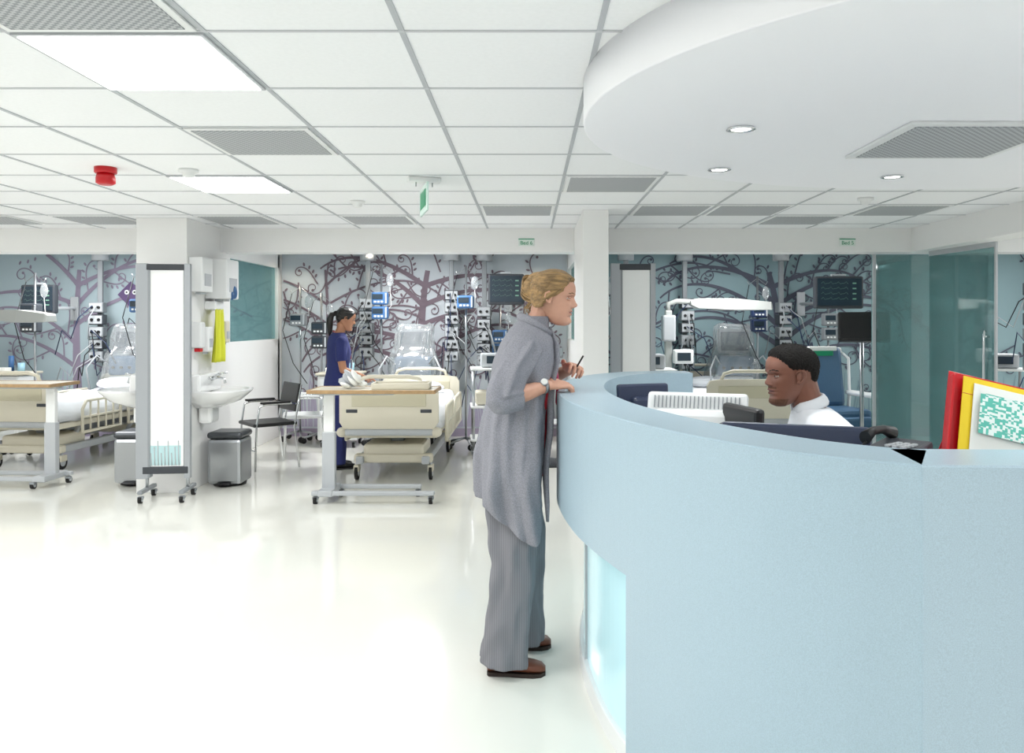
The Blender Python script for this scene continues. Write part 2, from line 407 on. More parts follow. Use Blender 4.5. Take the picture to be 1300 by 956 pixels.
# ------------------------------------------------------------------ furniture / equipment
def caster(b,x,y,r=.05,h=.1,m=GREY):
    b.cyl((x-.014,y,r),(x+.014,y,r),r,RUB,n=22); b.cyl((x-.018,y,r),(x+.018,y,r),r*.55,LGREY,n=16)
    b.box((x,y+.005,r*1.55),(.05,r*1.5,r*.9),m,.01); b.cyl((x,y,r*1.5),(x,y,h+r),.012,STEEL)
def bed(name,loc,rz=0,rails=True,foot=True):
    b=B()
    for x in (-.34,.34):
        for y in (.22,1.8): caster(b,x,y,.07,.1,CREAM)
    for x in (-.3,.3): b.box((x,1.0,.19),(.07,1.75,.07),LGREY,.012)
    b.box((0,.22,.2),(.72,.1,.08),CREAM,.02); b.box((0,1.8,.2),(.72,.1,.08),CREAM,.02)
    b.box((0,.45,.27),(.56,.5,.12),CREAM,.03); b.box((0,1.0,.33),(.12,1.2,.1),GREY,.01)
    for y in (.5,1.5):
        b.tube([(-.25,y,.22),(-.25,y+.15,.42)],.025,LGREY); b.tube([(.25,y,.22),(.25,y+.15,.42)],.025,LGREY)
    b.box((0,1.03,.44),(.84,2.02,.06),CREAM,.015)
    b.box((0,1.03,.5),(.8,1.98,.06),LGREY,.01)
    rings=[]
    for i in range(40):
        y=.03+i*2.0/39; r=[]
        for k in range(24):
            t=k/23; xx=-.445+.89*t
            zz=.665+.012*math.sin(i*.7+k*.3)+.008*math.sin(k*1.3+i*.2)
            ed=min(t,1-t)
            if ed<.09: zz-= (.09-ed)*2.0
            r.append(V((xx,y,zz)))
        r+= [V((.43,y,.5+.01*math.sin(i))),V((-.43,y,.5+.01*math.sin(i)))]
        rings.append(r)
    b.loft(rings,SHEET)
    b.ell((0,1.8,.72),(.3,.18,.07),SHEET); b.ell((0,1.78,.75),(.27,.15,.05),SHEET)
    if foot:
        for y,hh in ((-.03,.0),(2.1,-.05)):
            pr=[]
            for yy in (-.022,.022):
                pr.append([V((xx,y+yy,zz+hh)) for xx,zz in [(-.40,.5),(-.44,.56),(-.44,.82),(-.41,.87),(-.3,.885),(.3,.885),(.41,.87),(.44,.82),(.44,.56),(.40,.5)]])
            b.loft(pr,CREAM,smooth=False)
            b.box((0,y-.024,.76+hh),(.66,.008,.12),mat('cream_inset','#cbc5ac',.4),.003)
            for s in (-.33,.33): b.box((s,y-.024,.66+hh),(.10,.008,.03),DGREY,.004)
            b.box((.0,y,.47+hh),(.9,.07,.06),LGREY,.02)
            b.tube([(-.3,y,.87+hh),(-.27,y,.94+hh),(-.18,y,.965+hh),(.18,y,.965+hh),(.27,y,.94+hh),(.3,y,.87+hh)],.018,CREAM,12)
            b.ell((-.42,y,.47+hh),(.05,.05,.045),CREAM); b.ell((.42,y,.47+hh),(.05,.05,.045),CREAM)
    if rails:
        for sx in (-.47,.47):
            for y0,y1 in ((.35,1.0),(1.15,1.9)):
                b.tube([(sx,y0,.35),(sx,y0,.58),(sx,y0+.06,.66),(sx,y1-.06,.66),(sx,y1,.58),(sx,y1,.35),(sx,y0,.35)],.016,CREAM,10)
                b.tube([(sx,y0,.5),(sx,y1,.5)],.012,CREAM,8)
                for j in range(1,5):
                    yy=y0+(y1-y0)*j/5; b.tube([(sx,yy,.35),(sx,yy,.65)],.010,CREAM,8)
    return b.obj(name,loc,rz)
bed('hospital_bed',(-1.24,7.22,0))
bed('hospital_bed',(-4.95,7.75,0),-.08)
bed('hospital_bed',(2.2,8.0,0))
def overbed(name,loc,rz=0,w=1.0):
    b=B()
    b.box((0,0,.90),(w,.42,.022),CREAM,.008); b.box((0,-.213,.90),(w,.016,.03),WOOD,.004); b.box((0,.213,.90),(w,.016,.03),WOOD,.004)
    b.box((-w/2,0,.90),(.016,.43,.03),WOOD,.004); b.box((w/2,0,.90),(.016,.43,.03),WOOD,.004)
    b.box((-w/2+.35,0,.875),(.6,.1,.03),LGREY,.005)
    b.box((-w/2+.12,0,.68),(.085,.045,.42),WPLA,.006); b.box((-w/2+.12,0,.32),(.105,.062,.48),LGREY,.006)
    b.box((0,-.12,.085),(w-.02,.05,.035),LGREY,.008); b.box((0,.16,.085),(w-.3,.05,.035),LGREY,.008)
    b.box((-w/2+.12,.02,.085),(.12,.34,.05),LGREY,.01)
    for x in (-w/2+.04,w/2-.04): caster(b,x,-.12,.03,.03)
    for x in (-w/2+.18,w/2-.18): caster(b,x,.16,.03,.03)
    return b.obj(name,loc,rz)
overbed('overbed_table',(-1.24,6.56,0))
overbed('overbed_table',(-4.62,7.2,0),math.pi-.05,1.0)
b=B()
for i in range(9):
    b.ell((R.uniform(-.1,.1),R.uniform(-.06,.06),.025+.01*i),(R.uniform(.04,.09),R.uniform(.03,.06),.018),[PAPER,PAPER,LGREY][i%3],(R.random(),R.random(),R.random()),9,6)
b.obj('dressing_packs',(-1.42,6.55,.915))
b=B(); b.box((0,0,.01),(.46,.28,.02),CREAM,.008)
for s in(-1,1): b.box((s*.225,0,.03),(.015,.28,.04),CREAM,.004); b.box((0,s*.135,.03),(.46,.015,.04),CREAM,.004)
b.box((.05,0,.03),(.2,.14,.01),PAPER,.001); b.obj('plastic_tray',(-1.03,6.57,.912),.05)

def screen(name,loc,rz=0):
    b=B()
    b.box((-.185,0,1.05),(.10,.05,1.76),mat('anodised_grey','#a9adb2',.35,.3),.006); b.box((-.13,.01,1.05),(.02,.07,1.74),GREY,.004)
    b.box((.17,0,1.05),(.05,.05,1.76),MC['anodised_grey'],.006)
    b.box((0,-.01,1.07),(.28,.012,1.62),mat('screen_fabric','#f7f8f8',.5),.003); b.box((0,0,1.90),(.30,.055,.05),DGREY,.006); b.box((0,0,.24),(.36,.055,.06),DGREY,.006)
    b.box((0,-.017,.36),(.24,.004,.16),mat('pale_print','#b9d9dc',.5),.0)
    for i in range(9): b.tube([(-.11+i*.027,-.02,.28),(-.115+i*.027,-.02,.38+.05*(i%3))],.004,LGREY,6)
    for x in (-.15,.17):
        b.cyl((x,0,.2),(x,0,.09),.014,STEEL); b.box((x,0,.085),(.04,.34,.03),GREY,.008)
        caster(b,x,-.15,.028,.02); caster(b,x,.15,.028,.02)
    return b.obj(name,loc,rz)
screen('folding_bed_screen',(-2.97,6.62,0),.1)
o=screen('folding_bed_screen',(.87,6.6,0),-.05); o.scale=(.85,1,1)

def bin_(loc):
    b=B(); b.lathe([(.0,0),(.14,0),(.145,.02),(.145,.03)],(0,0,0),BLACK)
    b.box((0,0,.22),(.3,.3,.4),STEEL,.03); b.box((0,0,.45),(.31,.31,.06),mat('bin_lid','#4b4e52',.35,.6),.03); b.box((0,-.17,.03),(.12,.06,.015),BLACK,.004)
    b.obj('pedal_bin',loc)
bin_((-2.68,7.25,0)); bin_((-3.52,7.28,0))
def basin(loc,rz):
    b=B(); n=28; rings=[]
    def rg(z,dx,w,r0=0): return [V((r0+dx*(math.sin(math.pi*k/(n-1))**.55),-w*math.cos(math.pi*k/(n-1)),z)) for k in range(n)]
    b.loft([rg(-.16,.18,.12),rg(-.10,.34,.24),rg(-.02,.43,.3),rg(0,.44,.305),rg(0,.41,.28),rg(-.05,.36,.24),rg(-.10,.25,.15)],CERAM)
    b.box((.045,0,.06),(.08,.5,.16),CERAM,.02)
    for s in(-.06,.06): b.cyl((.08,s,.1),(.12,s,.1),.014,CHROME); b.tube([(.12,s,.1),(.15,s,.13),(.19,s*1.6,.14)],.008,CHROME)
    b.tube([(.08,0,.08),(.14,0,.1),(.2,0,.09),(.21,0,.05)],.012,CHROME); b.box((.065,0,-.22),(.12,.2,.16),CERAM,.03)
    return b.obj('wash_basin',loc,rz)
basin((-2.895,7.15,.86),0); basin((-3.335,7.15,.86),math.pi)
def wallbox(name,y,z,sx,sy,sz,m,m2=None,extra=None):
    b=B(); b.box((sx/2,0,0),(sx,sy,sz),m,.012)
    if m2: b.box((sx+.002,0,-sz*.15),(.006,sy*.6,sz*.35),m2,.002)
    b.box((sx*.5,0,-sz/2-.01),(sx*.4,sy*.5,.02),LGREY,.004)
    if extra: extra(b)
    b.obj(name,(-2.9,y,z))
wallbox('glove_dispenser',7.0,1.86,.12,.24,.3,WPLA,LGREY)
wallbox('paper_towel_dispenser',7.38,1.84,.2,.3,.36,WPLA,LGREY,lambda b:(b.ell((.205,.02,-.12),(.025,.03,.06),BLUE),b.ell((.2,-.03,-.15),(.02,.02,.04),BLUE)))
wallbox('soap_dispenser',6.95,1.34,.1,.10,.22,WPLA,None,lambda b:b.box((.06,0,-.13),(.05,.07,.03),RED,.005))
wallbox('soap_dispenser',7.12,1.30,.1,.10,.22,WPLA,LGREY); wallbox('soap_dispenser',7.55,1.36,.09,.11,.2,CREAM,LGREY)
b=B(); rings=[]
for i in range(12):
    t=i/11; z=-.48*t
    rings.append([V((.06+.03*math.sin(k*1.3+t*2)*(.4+.6*t)+.03,(.08+.05*t)*(k/11*2-1),z)) for k in range(12)])
b.loft(rings,YEL,closed=False); b.box((.05,0,.03),(.1,.2,.07),WPLA,.01); b.obj('plastic_apron_roll',(-2.9,7.32,1.57),0,solid=.006)
def chair(name,loc,rz,seatm,fr,arms=True):
    b=B(); b.box((0,0,.45),(.44,.44,.035),seatm,.015)
    b.box((0,.23,.7),(.42,.03,.28),seatm,.014,(-.18,0,0))
    for s in (-.21,.21):
        b.tube([(s,-.2,.01),(s,-.19,.44),(s,-.16,.63),(s,-.1,.65),(s,.15,.65),(s,.22,.64)],.011,fr,8)
        b.tube([(s,.24,.01),(s,.19,.43),(s,.22,.6),(s,.26,.83)],.011,fr,8)
        if arms: b.box((s,0,.665),(.045,.3,.02),RUB if seatm!=WPLA else seatm,.008)
    b.tube([(-.21,-.19,.2),(.21,-.19,.2)],.008,fr,8); b.tube([(-.21,.21,.43),(.21,.21,.43)],.01,fr,8)
    b.obj(name,loc,rz)
chair('visitor_chair',(-2.60,8.05,0),-.9,BLACK,CHROME); chair('visitor_chair',(-2.42,8.7,0),-1.3,WPLA,CHROME)
def cabinet(loc,rz=0):
    b=B(); b.box((0,0,.46),(.46,.44,.74),WPLA,.015); b.box((0,0,.85),(.5,.48,.03),CREAM,.01)
    for i in range(3): b.box((0,-.225,.25+i*.22),(.4,.012,.19),LGREY if i%2 else WPLA,.006); b.tube([(-.08,-.235,.3+i*.22),(-.07,-.25,.3+i*.22),(.07,-.25,.3+i*.22),(.08,-.235,.3+i*.22)],.005,STEEL,6)
    for x in(-.18,.18):
        for y in(-.17,.17): caster(b,x,y,.035,.03)
    b.cyl((.1,.05,.865),(.1,.05,.97),.04,mat('jug','#9fc9dd',.2)); b.box((-.1,0,.89),(.16,.12,.05),PAPER,.005); b.cyl((-.05,.1,.87),(-.05,.1,1.05),.03,BLUE)
    b.obj('bedside_cabinet',loc,rz)
cabinet((-2.2,9.5,0)); cabinet((-6.1,9.5,0)); cabinet((-.1,9.85,0))
def pendant(loc,n=6,rz=0,z0=.95):
    b=B(); b.box((0,.06,(CH-.05+z0)/2),(.06,.05,CH-.05-z0),GREY,.01); b.cyl((0,.06,CH-.12),(0,.06,CH-.002),.1,LGREY)
    for i in range(n):
        z=z0+.08+i*.15
        b.box((0,-.02,z),(.17,.13,.125),DGREY if i%2 else GREY,.01); b.box((0,-.088,z),(.15,.008,.1),LGREY,.003)
        for s in (-.04,.04): b.cyl((s,-.09,z),(s,-.105,z),.018,BLACK,n=14)
    for i in range(9):
        a=R.uniform(-.3,.3); zz=z0+.1+.15*R.randint(0,n-1)
        b.tube([(R.uniform(-.05,.05),-.1,zz),(a*.6,-.2,zz-.15),(a,-.16,zz-.4),(a*1.6,-.05,zz-.3),(a*2,-.0,zz-.6)],.006,[BLACK,LGREY,NAVY][i%3],6)
    b.obj('medical_gas_pendant',loc,rz)
pendant((-5.3,9.95,0),5,.1); pendant((-4.5,10.0,0),6,0); pendant((-2.0,10.0,0),5,0,1.0); pendant((-.95,9.95,0),6,.1); pendant((-.55,10.0,0),5,0,.9); 
pendant((1.95,10.0,0),6,.1,.85); pendant((1.2,9.9,0),5,0,.95); pendant((3.15,10.0,0),5,.1); pendant((5.0,8.0,0),6,-.4); pendant((5.0,9.7,0),5,-.4)
def ivstand(loc,z=1.75,n=2,m=BLUE,rz=0):
    b=B(); 
    for k in range(5):
        a=2*math.pi*k/5; b.tube([(0,0,.12),(.22*math.cos(a),.22*math.sin(a),.07)],.013,STEEL,8); b.ell((.22*math.cos(a),.22*math.sin(a),.035),(.035,.02,.035),RUB)
    b.cyl((0,0,.1),(0,0,z+.2),.013,STEEL)
    b.tube([(-.12,0,z+.14),(-.1,0,z+.1),(0,0,z+.18),(.1,0,z+.1),(.12,0,z+.14)],.006,STEEL,6)
    b.ell((.1,0,z+.0),(.045,.02,.08),POLY); b.tube([(.1,0,z-.08),(.12,0,z-.3),(.02,-.08,z-.45)],.003,WPLA,6)
    b.tube([(-.1,0,z+.1),(-.2,-.05,z-.35),(-.05,-.12,z-.75),(.1,-.05,z-1.0)],.005,BLACK,6)
    for i in range(n):
        zz=z-.22-i*.17
        b.box((0,-.07,zz),(.19,.12,.15),m,.02); b.box((-.02,-.133,zz+.02),(.12,.006,.06),SCREEN,.002); b.box((.075,-.13,zz),(.02,.01,.12),LGREY,.004)
        for j in range(3): b.box((-.05+j*.04,-.133,zz-.04),(.025,.006,.02),WPLA,.002)
    b.obj('infusion_pump_stand',loc,rz)
ivstand((-1.75,9.6,0),1.95,2); ivstand((-.72,9.3,0),1.9,1); ivstand((-4.3,9.0,0),1.85,1); ivstand((-2.8,9.9,0),1.7,1,GREY); ivstand((.85,9.6,0),1.85,1,DGREY); ivstand((2.75,9.7,0),1.8,2,NAVY)
ivstand((-2.5,9.75,0),1.6,2,DGREY); ivstand((-5.5,9.0,0),1.8,2,DGREY); ivstand((3.6,9.7,0),1.7,2,GREY); ivstand((-.35,10.0,0),1.5,2,BLUE)
def ventilator(loc,rz=0,cover=True):
    b=B()
    for x in(-.24,.24):
        for y in(-.2,.2): caster(b,x,y,.045,.03)
    b.box((0,0,.15),(.56,.5,.06),LGREY,.02); b.box((0,0,.48),(.42,.38,.62),WPLA,.02); b.box((0,-.195,.6),(.34,.012,.22),LGREY,.006); b.box((0,-.195,.34),(.34,.012,.22),GREY,.006)
    b.box((0,0,.92),(.44,.36,.24),mat('vent_blue','#4e7090',.4),.03); b.box((0,-.05,1.22),(.38,.07,.3),GREY,.02,(-.1,0,0)); b.box((0,-.09,1.22),(.33,.01,.23),mat('dim_screen','#3f4a57',.2),.004,(-.1,0,0))
    b.box((0,0,1.05),(.08,.06,.2),GREY,.01)
    for s in(-.2,.2): b.tube([(s,-.2,.95),(s*1.4,-.32,1.05),(s*1.8,-.4,.9),(s*1.7,-.36,.65)],.010,LGREY,8)
    for i in range(4): b.cyl((-.15+i*.1,-.18,.9),(-.15+i*.1,-.2,.9),.018,BLACK,n=12)
    if cover:
        rings=[]; sg=lambda v,e:math.copysign(abs(v)**e,v)
        for i in range(22):
            t=i/21; z=1.42-.66*t
            wx=interp(t,[0,.04,.4,.6,1],[.17,.215,.23,.27,.31]); wy=interp(t,[0,.04,.4,.6,1],[.05,.08,.12,.21,.26])
            rings.append([V(((wx+(.012+.02*t)*math.sin(5*a+7*t)+.010*math.sin(13*a-11*t))*sg(math.cos(a),.5),-.03+(wy+.02*t*math.sin(7*a+4*t)+.008*math.sin(17*a+9*t))*sg(math.sin(a),.5),z+.016*math.sin(a*3+1)+.01*math.sin(8*a))) for a in [2*math.pi*j/72 for j in range(72)]])
        b.loft(rings,POLY)
    b.obj('covered_ventilator' if cover else 'ventilator',loc,rz)
def interp(z,ks,vs):
    ks=list(ks)
    if z<=ks[0]: return vs[0]
    if z>=ks[-1]: return vs[-1]
    i=max(j for j in range(len(ks)) if ks[j]<=z); i=min(i,len(ks)-2)
    h=ks[i+1]-ks[i]; t=(z-ks[i])/h
    def sl(j):
        if j==0: return (vs[1]-vs[0])/(ks[1]-ks[0])
        if j==len(ks)-1: return (vs[-1]-vs[-2])/(ks[-1]-ks[-2])
        a=(vs[j]-vs[j-1])/(ks[j]-ks[j-1]); b_=(vs[j+1]-vs[j])/(ks[j+1]-ks[j])
        return 0 if a*b_<=0 else 2*a*b_/(a+b_)
    return (2*t**3-3*t*t+1)*vs[i]+(t**3-2*t*t+t)*h*sl(i)+(-2*t**3+3*t*t)*vs[i+1]+(t**3-t*t)*h*sl(i+1)
ventilator((-1.38,9.78,0)); ventilator((-4.9,10.0,0)); ventilator((2.5,10.0-.1,0)) 
def pmon(loc,w=.4,h=.32,tilt=0,rz=0,lit=True,arm=True):
    b=B(); b.box((0,0,0),(w,.09,h),DGREY if lit else BLACK,.02,(tilt,0,0)); b.box((0,-.048,.005),(w-.05,.006,h-.06),SCREEN if lit else BLACK,.002,(tilt,0,0))
    if lit:
        for i in range(4):
            pts=[(-w*.38+j*w*.55/14,-.053,h*.28-i*h*.16+(.018 if j%4==1 else (-.008 if j%4==2 else 0))) for j in range(15)]
            b.tube(pts,.0011,TRACE,4); b.box((w*.3,-.053,h*.28-i*h*.16),(.04,.003,.014),TRACE,0)
        b.box((0,0,h/2+.012),(w*.3,.05,.025),LGREY,.008)
    b.tube([(0,.04,-.02),(0,.12,-.05),(0,.2,-.1)],.022,LGREY)
    if arm:
        d=(YB-.05)-loc[1]
        b.tube([(0,.2,-.1),(.12,.2+d*.4,-.1),(0,max(.25,d-.03),-.1)],.02,LGREY); b.box((0,d-.02,-.1),(.1,.03,.3),LGREY,.005)
    else:
        b.cyl((0,.2,-.1),(0,.2,-loc[2]+.06),.02,STEEL); b.lathe([(.2,0),(.2,.03),(.05,.06)],(0,.2,-loc[2]),DGREY)
    b.obj('patient_monitor',loc,rz)
pmon((-.26,9.4,1.83),.42,.36); pmon((3.45,9.0,1.78),.54,.36,.0,0,True); pmon((3.30,7.95,1.40),.48,.30,-.3,-.3,False,False); pmon((-5.75,9.5,1.72),.4,.34)
b=B(); b.box((0,0,0),(.3,.2,.03),GREY,.01,(.4,0,0)); b.cyl((0,.05,-.02),(0,.05,-1.13),.02,STEEL); b.lathe([(.22,0),(.22,.03),(.05,.06)],(0,.05,-1.14),DGREY); b.box((0,0,-.35),(.34,.3,.02),WPLA,.006); b.box((0,0,-.7),(.34,.3,.02),WPLA,.006)
b.obj('computer_trolley',(.2,8.2,1.14))
def warmer(loc,s=1,h=1.75,rz=0,L=.6):
    b=B(); WG=mat('warmer_grey','#b0b3b0',.4); b.box((0,0,.08),(.5,.6,.06),LGREY,.02)
    for x in(-.2,.2):
        for y in(-.25,.25): caster(b,x,y,.04,.01)
    b.box((0,0,h/2),(.08,.08,h-.15),WG,.015); b.box((0,-.02,h-.28),(.15,.14,.3),LGREY,.02)
    b.tube([(0,0,h-.1),(0,0,h),(s*.1,0,h+.03),(s*.35,0,h+.02)],.03,WG)
    rings=[]
    for x,w,z0,z1 in [(.25,.08,-.01,.04),(.32,.13,-.05,.06),(.3+L*.5,.16,-.07,.06),(.3+L,.12,-.07,.02),(.32+L,.1,-.06,.0)]:
        rings.append([V((s*x,-w,h+z0)),V((s*x,w,h+z0)),V((s*x,w*.8,h+z1)),V((s*x,-w*.8,h+z1))])
    b.loft(rings,WG,smooth=False); b.box((s*(.3+L*.5),0,h-.072),(L*.6,.15,.01),STEEL,.002)
    b.box((s*.15,-.1,h-.6),(.22,.14,.16),WPLA,.02); b.box((s*.15,-.173,h-.6),(.15,.005,.09),SCREEN,.002)
    b.obj('radiant_warmer',loc,rz)
warmer((1.6,9.25,0),1,1.66,0,.85); warmer((-5.95,8.6,0),1,1.52,0,.55)
b=B()
b.box((0,0,.48),(.56,.55,.12),mat('blue_vinyl','#4d6f8f',.4),.04); b.box((0,.28,.85),(.54,.12,.66),MC['blue_vinyl'],.05,(-.15,0,0)); b.box((0,-.3,.32),(.5,.1,.3),MC['blue_vinyl'],.03)
for s in(-.33,.33):
    b.box((s,0,.68),(.08,.5,.05),WPLA,.02); b.tube([(s,-.22,.1),(s,-.22,.66),(s,.22,.66),(s,.24,1.05),(s*.8,.36,1.15)],.018,WPLA); b.tube([(s,.28,.1),(s,.22,.66)],.018,WPLA)
    caster(b,s,-.22,.04,.02); caster(b,s,.28,.04,.02)
b.box((0,.33,1.13),(.58,.07,.08),WPLA,.02); b.box((.0,.27,1.13),(.3,.06,.1),GREEN,.01); b.box((.02,.26,1.16),(.34,.05,.05),PAPER,.01)
b.obj('treatment_recliner',(3.25,8.6,0),.2)
def trolley(loc,rz=0):
    b=B()
    for x in(-.25,.25):
        for y in(-.18,.18): caster(b,x,y,.045,.03); b.cyl((x,y,.1),(x,y,.95),.014,STEEL)
    for z in (.2,.55,.95): b.box((0,0,z),(.56,.42,.025),WPLA,.008)
    b.box((-.1,0,.64),(.25,.3,.14),CREAM,.02); b.box((.14,0,.66),(.18,.26,.18),LGREY,.02); b.box((0,0,1.04),(.34,.28,.15),LGREY,.02); b.box((0,-.145,1.05),(.22,.01,.08),SCREEN,.003); b.box((.05,0,.28),(.3,.3,.14),GREY,.02)
    b.obj('equipment_trolley',loc,rz)
trolley((-.35,8.75,0),.1); trolley((1.25,8.5,0)); trolley((5.0,8.6,0),-.3); trolley((-6.2,8.0,0))
trolley((-3.75,9.4,0))
b=B(); b.box((0,0,0),(.24,.01,.24),mat('owl_purple','#5e4a72',.6),.003,(0,.78,0)); b.ell((-.05,-.008,.03),(.03,.004,.03),WPLA); b.ell((.05,-.008,.03),(.03,.004,.03),WPLA); b.ell((-.05,-.012,.03),(.012,.004,.012),BLACK); b.ell((.05,-.012,.03),(.012,.004,.012),BLACK)
b.obj('owl_wall_decal',(-5.05,10.255,1.80))
def text(s,loc,size,m,parent):
    cu=bpy.data.curves.new('text','FONT'); cu.body=s; cu.size=size; cu.align_x='CENTER'; cu.align_y='CENTER'; cu.extrude=.0008
    o=bpy.data.objects.new('lettering',cu); sc.collection.objects.link(o); cu.materials.append(m); o.rotation_euler=(math.pi/2,0,0); o.location=loc; o.parent=parent
for x,s in ((-.02,'Bed 6'),(3.0,'Bed 5')):
    b=B(); b.box((0,0,0),(.15,.006,.07),mat('sign_pale','#e6f0ea',.5),.002); b.box((0,-.003,.031),(.15,.004,.008),GREEN,0); o=b.obj('bay_sign',(x,7.594,2.20)); text(s,(0,-.006,-.006),.05,GREEN,o)
b=B(); b.box((0,0,0),(.2,.09,.03),WPLA,.008); b.cyl((-.05,0,-.01),(-.05,0,-.04),.004,STEEL); b.cyl((.05,0,-.01),(.05,0,-.04),.004,STEEL)
b.box((0,0,-.12),(.012,.34,.17),mat('exit_acrylic','#cfe9e0',.2,es=.1),.003); b.box((.008,0,-.12),(.003,.25,.1),GREEN,0); b.box((-.008,0,-.12),(.003,.25,.1),GREEN,0)
b.obj('exit_sign',(-.64,4.95,CH-.015),.25)
b=B(); b.lathe([(.06,0),(.06,-.03),(.055,-.035)],(0,0,0),RED); b.lathe([(.045,-.035),(.052,-.06),(.052,-.09),(.035,-.1)],(0,0,0),RED); b.obj('fire_alarm_sounder',(-2.42,4.62,CH))
for x,y in ((-1.97,4.68),(-1.25,5.9),(2.4,5.75)):
    b=B(); b.lathe([(.055,0),(.055,-.015),(.05,-.02),(.035,-.022),(.033,-.04),(.015,-.048)],(0,0,0),WPLA); b.obj('smoke_detector',(x,y,CH))

# ------------------------------------------------------------------ people
ZF=[0,.008,.02,.035,.05,.065,.08,.095,.11,.12,.133,.15,.17,.19,.207,.218,.2235,.225]
FR=[.058,.074,.080,.0785,.078,.080,.080,.0805,.081,.081,.087,.089,.086,.075,.055,.034,.016,.0]
BK=[.02,.0,-.02,-.035,-.052,-.066,-.078,-.087,-.093,-.096,-.100,-.102,-.099,-.088,-.068,-.043,-.022,-.0]
WD=[.018,.028,.038,.047,.053,.058,.062,.066,.069,.0705,.072,.0745,.073,.065,.05,.031,.015,.0005]
g=lambda x,m_,s:math.exp(-((x-m_)/s)**2)
def headpt(z,th,face=True,nose=1,lips=1):
    f,bk,w=interp(z,ZF,FR),interp(z,ZF,BK),interp(z,ZF,WD)
    cx_=(f+bk)/2; a=(f-bk)/2
    ct,st=math.cos(th),math.sin(th)
    e=.9
    x=cx_+a*math.copysign(abs(ct)**e,ct); y=w*math.copysign(abs(st)**e,st)
    if face and ct>0:
        n=interp(z,[.072,.079,.086,.093,.103,.113,.124,.138],[0,.008,.021,.023,.016,.010,.005,0])*nose
        sg=interp(z,[.075,.09,.12],[.014,.013,.008])
        x+=n*g(y,0,sg)+ .006*nose*(g(y,.013,.006)+g(y,-.013,.006))*g(z,.083,.006)
        x-=.010*(g(abs(y),.031,.014))*g(z,.117,.010)
        x+=.004*g(abs(y),.03,.022)*g(z,.134,.007)
        x+=.005*g(abs(y),.042,.018)*g(z,.092,.018)
        lw=g(y,0,.023)
        x+=lips*lw*(.006*g(z,.051,.005)+.0055*g(z,.0645,.0045)-.004*g(z,.0578,.002))-.003*g(y,0,.03)*g(z,.040,.006)
        x+=.005*g(z,.02,.012)*g(y,0,.022)
    return V((x,y,z))
def head(M,skin,lipm,browm,iris,parent,name,nose=1,lips=1,stubble=None):
    b=B(); NZ,NT=112,120
    zs=[.225*(1-math.cos(math.pi*i/NZ))/2*.35+.225*i/NZ*.65 for i in range(NZ+1)]
    ths=[]
    for j in range(NT):
        u=2*math.pi*j/NT; ths.append(u-.35*math.sin(u))
    vs=[headpt(z,t,True,nose,lips) for z in zs for t in ths]
    F={}
    for i in range(NZ):
        for j in range(NT):
            k=(j+1)%NT; p=vs[i*NT+j]; m=skin
            if p.x>.05:
                if abs(p.z-.058)<.010*(1-(abs(p.y)/.023)**2) and abs(p.y)<.023: m=lipm
                if .014<abs(p.y)<.050 and abs(p.z-(.1355+.004*math.sin((abs(p.y)-.014)/.036*3)))<.0022: m=browm
            if stubble and m==skin and p.x>.0 and p.z<.075 and (p.z<.03 or (abs(p.y)<.034 and p.z>.066)) and p.x>.03: m=stubble
            F.setdefault(m,[]).append([i*NT+j,i*NT+k,(i+1)*NT+k,(i+1)*NT+j])
    vv=[M@v for v in vs]; o=len(b.V); b.V+= [tuple(v) for v in vv]
    for m,fl in F.items():
        k=b.mi(m)
        for f in fl: b.F.append([o+q for q in f]); b.MI.append(k); b.SM.append(True)
    b.F.append([o+j for j in range(NT)]); b.MI.append(b.mi(skin)); b.SM.append(True)
    EW=mat('eye_white','#d8d0ca',.3); 
    rotM=M.to_3x3().to_euler()
    for s in (-1,1):
        b.ell(M@V((.0625,s*.031,.117)),(.0115,.0120,.0062),EW,rotM,16,10)
        b.ell(M@V((.0700,s*.0310,.117)),(.0050,.0055,.0056),iris,rotM,12,8)
        for zz,xx,rr_,mm in ((.1225,.0640,.0028,skin),(.1206,.0650,.0012,browm),(.1115,.0630,.0022,skin)):
            b.tube([M@V((xx+.0105*math.cos(a),s*(.031+.0130*math.sin(a)),zz-(.0025 if zz>.117 else -.002)*abs(math.sin(a)))) for a in [-1.3,-.8,-.3,.2,.7,1.2]],rr_,mm,6)
        e=[(.006,.074,.092),(-.004,.079,.090),(-.014,.083,.100),(-.022,.087,.115),(-.02,.088,.130),(-.008,.084,.138),(.006,.078,.132),(.010,.075,.120)]
        b.tube([M@V((x,s*y,z)) for x,y,z in e],[.004,.005,.0045,.004,.004,.004,.0035,.003],skin,8)
        b.ell(M@V((-.005,s*.076,.113)),(.013,.005,.021),skin,rotM,12,8)
        b.ell(M@V((-.001,s*.077,.094)),(.007,.005,.008),skin,rotM,10,8)
    return b.obj(name,parent=parent)
